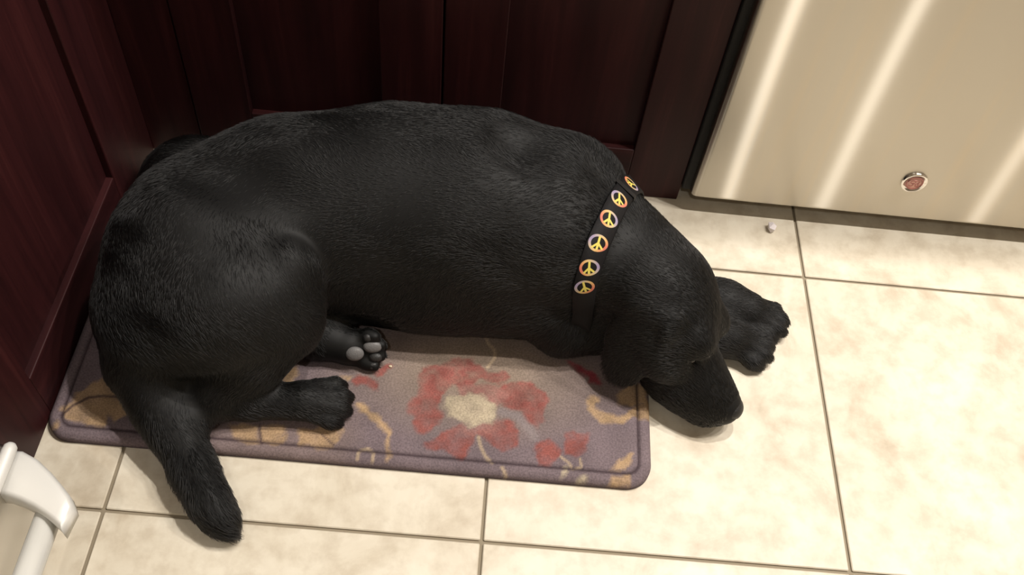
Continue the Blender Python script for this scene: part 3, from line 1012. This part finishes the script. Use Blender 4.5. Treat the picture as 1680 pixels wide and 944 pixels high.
def nose_warp(l):
    f, r_, u = l
    w = 1.0 - .22 * max(0, -u)                       # narrower below
    for s in (-1, 1):
        d = math.hypot((r_ - s * .55) / .32, (u + .02) / .30)
        if f > 0 and d < 1:
            f -= .45 * (1 - d * d)
    if f > .2 and abs(r_) < .12 and u < .2:
        f -= .10
    return np.array((f, r_ * w, u))


nose = uv_ball('nose', hp(.159, 0, -.006), (.0160, .0195, .0160), HA, M['nose'], dog, DO, 32, 24, nose_warp)
for s in (-1, 1):
    uv_ball('eye', hp(.063, s * .0325, .0035), (.0085, .0075, .0065), HA, M['eye'], dog, DO)

# claws
for c, d, s in CLAWS:
    d = nrm(d); a = nrm(np.cross(d, (0.1, 0.2, 1))); u = np.cross(a, d)
    V, F = [], []
    for i, (t, r_) in enumerate(((-.006, .0030), (.0, .0030), (.004, .0022), (.0085, .0004))):
        for j in range(7):
            q = 2 * math.pi * j / 7
            V.append(c - .004 * d + d * t * s + a * r_ * s * math.cos(q) + u * (r_ * s * math.sin(q) - 28 * t * max(t, 0)) - DO)
    for i in range(3):
        for j in range(7):
            F.append((i * 7 + j, i * 7 + (j + 1) % 7, i * 7 + 7 + (j + 1) % 7, i * 7 + 7 + j))
    F.append(tuple(range(21, 28)))
    obj('claw', pydata('claw', V, F), M['claw'], dog)

# pads of the hind foot that shows its sole
f0 = nrm((.93, .10, -.02)); u0 = np.array((.10, .80, -.55)); u0 = nrm(u0 - (u0 @ f0) * f0); r0 = np.cross(f0, u0)
for a, b_, l, w in ((.020, -.024, .008, .0065), (.024, -.009, .009, .0065), (.019, .0085, .0125, .0085), (.012, .024, .007, .006), (-.008, .0, .0120, .0100)):
    uv_ball('paw_pad', PF(a, b_, -.0105 if a > 0 else -.0185), (l, w, .0055), (f0, r0, u0), M['pad'] if l > .01 else M['pad_dark'], dog, DO)

# ------------------------------------------------------------------ coat hairs
def trig_noise(P, sc, seed):
    r_ = np.random.default_rng(seed)
    out = 0
    for i in range(5):
        k = r_.normal(size=3); k = k / np.linalg.norm(k) * sc * r_.uniform(.6, 1.5)
        out = out + np.sin(P @ k + r_.uniform(0, 6.28))
    return out / 5 ** .5


def build_coat(n):
    tri = np.concatenate([DF[:, [0, 1, 2]], DF[:, [0, 2, 3]]])
    A, B, C = DV[tri[:, 0]], DV[tri[:, 1]], DV[tri[:, 2]]
    ar = np.linalg.norm(np.cross(B - A, C - A), axis=1)
    pick = rng.choice(len(tri), n, p=ar / ar.sum())
    u, v = rng.random(n), rng.random(n)
    sw = u + v > 1; u[sw] = 1 - u[sw]; v[sw] = 1 - v[sw]
    P = A[pick] + u[:, None] * (B - A)[pick] + v[:, None] * (C - A)[pick]
    nor = grad(P)
    keep = (nor[:, 2] > -.55) & (P[:, 2] > .004)
    hl = (P - HC) @ HF; hr = (P - HC) @ HR; hu = (P - HC) @ HU
    keep &= ~((hl > .150) & (np.abs(hr) < .022) & (hu > -.022) & (hu < .02) & (P[:, 0] > .70))
    pl = (P - PF(0, 0, 0)) @ u0
    keep &= ~((np.linalg.norm(P - PF(0, 0, 0), axis=1) < .05) & (pl < -.006))
    P, nor = P[keep], nor[keep]; hl = hl[keep]
    D = np.zeros_like(P)
    for c, d, r_ in FLOW:
        w = np.exp(-np.clip((np.linalg.norm(P - c, axis=1) - r_) / .014, 0, 30))
        D += w[:, None] * d
    D += 1e-4 * np.array((-1, -.3, -.2))
    D -= (D * nor).sum(1)[:, None] * nor
    D /= np.maximum(np.linalg.norm(D, axis=1, keepdims=True), 1e-6)
    # down the flanks the hair also sweeps towards the ground
    G_ = np.array((0, 0, -1.0)) - nor * (-nor[:, 2:3])
    D = D + .35 * G_
    ang = .55 * trig_noise(P, 34, 5) + .22 * trig_noise(P, 110, 6) + .16 * rng.normal(size=len(P))
    head = (np.linalg.norm(P - HC, axis=1) < .10) | ((hl > .05) & (P[:, 0] > .68) & (P[:, 1] < .30))
    foot = (P[:, 0] > .74) & ~head | ((P[:, 1] < .20) & (P[:, 1] > .11) & (P[:, 0] > .12) & (P[:, 2] < .075)) | (np.linalg.norm(P - PF(0, 0, 0), axis=1) < .06)
    tail = (P[:, 1] < .16) & (P[:, 2] < .09) & (P[:, 0] < .085 + 1.2 * np.clip(.12 - P[:, 1], 0, 1)) & ~foot
    ang = np.where(head | foot, ang * .45, ang)
    Tn = np.cross(nor, D)
    D = D * np.cos(ang)[:, None] + Tn * np.sin(ang)[:, None]
    D /= np.maximum(np.linalg.norm(D, axis=1, keepdims=True), 1e-6)
    ln = np.where(tail, .012, np.where(foot, .0050, np.where(head, .0056, .0095))) * (.75 + .5 * rng.random(len(P)))
    lift = (.16 + .07 * trig_noise(P, 60, 9) + .07 * rng.normal(size=len(P)))
    short = head | foot
    lift = np.where(short, .15 + .4 * (lift - .16), lift)
    lift = np.clip(lift, .05, .5)[:, None]
    root = P - nor * np.where(short, -.0001, .0006)[:, None]
    mid = root + (ln * .5)[:, None] * (D * np.cos(lift) + nor * np.sin(lift) * 1.25)
    tip = mid + (ln * .5)[:, None] * (D * np.cos(lift) + nor * np.sin(lift) * .5)
    g = np.where((tip[:, 0] < MX1 + .003) & (tip[:, 0] > MX0 - .003) & (tip[:, 1] > MY0 - .003), MH + .0003, .0004)
    tip[:, 2] = np.maximum(tip[:, 2], g); mid[:, 2] = np.maximum(mid[:, 2], g)
    pos = np.stack([root, mid, tip], 1) - DO
    cu = bpy.data.hair_curves.new('coat')
    cu.add_curves([3] * len(P))
    cu.attributes['position'].data.foreach_set('vector', pos.astype(np.float32).ravel())
    ra = cu.attributes.get('radius') or cu.attributes.new('radius', 'FLOAT', 'POINT')
    ra.data.foreach_set('value', np.tile(np.array((.00026, .00020, .00006), np.float32), len(P)))
    cu.materials.append(M['hair'])
    o = bpy.data.objects.new('coat', cu)
    COL.objects.link(o); o.parent = dog
    o['kind'] = 'stuff'
    return o


build_coat(210000)

# ------------------------------------------------------------------ collar
CC = np.array((.5955, .3588, .1402)); CN = nrm((.922, -.377, .086))
cu_ = nrm(np.array((0, 0, 1)) - CN * CN[2]); cv_ = np.cross(CN, cu_)
NT = 160
th = np.linspace(0, 2 * math.pi, NT, endpoint=False)
dirs = np.cos(th)[:, None] * cu_ + np.sin(th)[:, None] * cv_
rr = np.linspace(.03, .125, 240)
HALF = .0125
OFFS = (-HALF, 0.0, HALF)
RAD = np.zeros((3, NT))
for j, off in enumerate(OFFS):
    for i in range(NT):
        f = sample(CC + CN * off + rr[:, None] * dirs[i])
        RAD[j, i] = min(rr[np.argmax(f > 0)] if f.max() > 0 else .1, .108)
    for _ in range(3):
        RAD[j] = .25 * np.roll(RAD[j], 1) + .5 * RAD[j] + .25 * np.roll(RAD[j], -1)
RAD[1] = np.maximum(RAD[1], .5 * (RAD[0] + RAD[2]))
RAD += .0042
rad = RAD[1]


def col_pt(theta, t, h=0.0):
    theta = theta % (2 * math.pi)
    q = theta / (2 * math.pi) * NT
    i = int(q) % NT; a = q - int(q)
    r3 = RAD[:, i] * (1 - a) + RAD[:, (i + 1) % NT] * a
    r_ = np.interp(t, OFFS, r3)
    return CC + CN * t + (math.cos(theta) * cu_ + math.sin(theta) * cv_) * (r_ + h)


V, F = [], []
for i in range(NT):
    for t, h_ in ((-HALF, 0), (-HALF + .001, .0018), (0, .0018), (HALF - .001, .0018), (HALF, 0), (HALF, -.0016), (0, -.0016), (-HALF, -.0016)):
        V.append(col_pt(th[i], t, h_) - DO)
for i in range(NT):
    for k in range(8):
        a, b_ = i * 8 + k, i * 8 + (k + 1) % 8
        c, d = ((i + 1) % NT) * 8 + (k + 1) % 8, ((i + 1) % NT) * 8 + k
        F.append((a, b_, c, d))
m, nt, b = new_mat('black_nylon_webbing')
b.inputs['Base Color'].default_value = (.006, .005, .0055, 1); b.inputs['Roughness'].default_value = .7; b.inputs['Specular IOR Level'].default_value = .25
w_ = N(nt, 'ShaderNodeTexNoise', Scale=900.0); nt.links.new(mapping(nt), w_.inputs['Vector']); bump(nt, b, w_.outputs[0], .5, .0006)
collar = obj('collar', pydata('collar', V, F), m, dog)
collar['label'] = 'black webbing collar printed with colourful peace signs'

m, nt, b = new_mat('peace_sign_print')
at = N(nt, 'ShaderNodeAttribute', attribute_name='print'); nt.links.new(at.outputs['Color'], b.inputs['Base Color'])
b.inputs['Roughness'].default_value = .6
M['print'] = m
SIGN_AT = [(.6055, .4105, .218), (.588, .3674, .2323), (.5754, .3372, .2281), (.5634, .307, .218), (.5566, .2833, .1985), (.5542, .2738, .1729)]


def theta_of(p_):
    q = np.asarray(p_) - CC
    return math.atan2(q @ cv_, q @ cu_)


def peace(p_, flip, tilt):
    t0 = theta_of(p_); R_ = .0107
    i = int((t0 % (2 * math.pi)) / (2 * math.pi) * NT) % NT
    r_loc = rad[i]
    V, F, K = [], [], []

    def strip(pts, w, colf):
        rows = []
        P2 = [np.array(q, float) for q in pts]
        for k, q in enumerate(P2):
            d = P2[min(k + 1, len(P2) - 1)] - P2[max(k - 1, 0)]
            d = d / max(np.linalg.norm(d), 1e-9); s = np.array((-d[1], d[0])) * w / 2
            row = []
            for e in (q + s, q - s):
                V.append(col_pt(t0 + e[0] / r_loc, e[1], .0023) - DO); K.append(colf(q)); row.append(len(V) - 1)
            rows.append(row)
        for a, b_ in zip(rows, rows[1:]):
            F.append((a[0], a[1], b_[1], b_[0]))
    yel = np.array((.62, .52, .10)); red = np.array((.50, .10, .09)); pur = np.array((.24, .19, .36)); pink = np.array((.46, .12, .26))

    def ringc(q):
        s = np.clip(q[1] / R_ * flip * .5 + .5 + .2 * q[0] / R_, 0, 1)
        return pur * (1 - s) ** 2 + yel * 2 * s * (1 - s) * 1.2 + red * s ** 2
    ct_, st_ = math.cos(tilt), math.sin(tilt)
    rot = lambda a, b_: (a * ct_ - b_ * st_, a * st_ + b_ * ct_)
    strip([rot(R_ * .86 * math.cos(q), R_ * .86 * math.sin(q)) for q in np.linspace(0, 2 * math.pi, 37)], .0029, ringc)
    yl = lambda q: yel
    strip([rot(a, 0) for a in np.linspace(-R_ * .8, R_ * .8, 9)], .0024, yl)
    for s in (-1, 1):
        strip([rot(a * .72, s * a * .62) for a in np.linspace(0, R_ * .88, 6)], .0023, yl)
    me = pydata('peace_sign', V, F)
    ca = me.color_attributes.new('print', 'FLOAT_COLOR', 'POINT')
    ca.data.foreach_set('color', np.concatenate([np.array(K), np.ones((len(K), 1))], 1).astype(np.float32).ravel())
    obj('peace_sign', me, M['print'], collar)


for i, p_ in enumerate(SIGN_AT):
    peace(p_, 1 if i % 2 else -1, (-.5, .4, .25, .1, .2, .3)[i % 6])
# webbing keeper between the two topmost signs
tk = .5 * (theta_of(SIGN_AT[0]) + theta_of(SIGN_AT[1]))
V, F = [], []
for a in np.linspace(-.0035, .0035, 3):
    for t, h_ in ((-HALF - .0015, -.001), (-HALF - .0015, .0035), (HALF + .0015, .0035), (HALF + .0015, -.001)):
        V.append(col_pt(tk + a / .08, t, h_) - DO)
for i in range(2):
    for k in range(3):
        F.append((i * 4 + k, i * 4 + k + 1, i * 4 + k + 5, i * 4 + k + 4))
obj('keeper_loop', pydata('keeper_loop', V, F, False), M['black'], collar)

# ------------------------------------------------------------------ small scraps on the floor and mat
def scrap(name, loc, size, mat, label, cat, seed, flat=.6, group=None):
    r_ = random.Random(seed)
    bm = bmesh.new()
    bmesh.ops.create_icosphere(bm, subdivisions=1, radius=1)
    for v in bm.verts:
        q = Vector((v.co.x * size[0], v.co.y * size[1], v.co.z * size[2]))
        v.co = q * r_.uniform(.78, 1.15)
        v.co.z = max(v.co.z, -size[2] * flat)
    zmin = min(v.co.z for v in bm.verts)
    for v in bm.verts:
        v.co.z -= zmin
    o = obj(name, bm_mesh(bm, name), mat)
    o.location = loc
    return tag(o, label, cat, group)


M['white_scrap'] = plain('white_scrap', (.80, .74, .76), .6)
M['crumb'] = plain('pale_crumb', (.62, .52, .36), .7)
scrap('crumb', (.3165, .2268, MH), (.0030, .0020, .0016), M['crumb'], 'tiny pale crumb on the mat beside the grey paw pads', 'crumb', 9, group='crumbs on the mat')
scrap('crumb', (.2985, .0965, MH - .003), (.0016, .0016, .0012), M['crumb'], 'tiny pale speck on the front edge of the mat', 'crumb', 12, group='crumbs on the mat')
scrap('paper_scrap', (.872, .546, .0003), (.0075, .0105, .0095), M['white_scrap'], 'small crumpled white scrap on the floor before the dishwasher', 'scrap', 4)
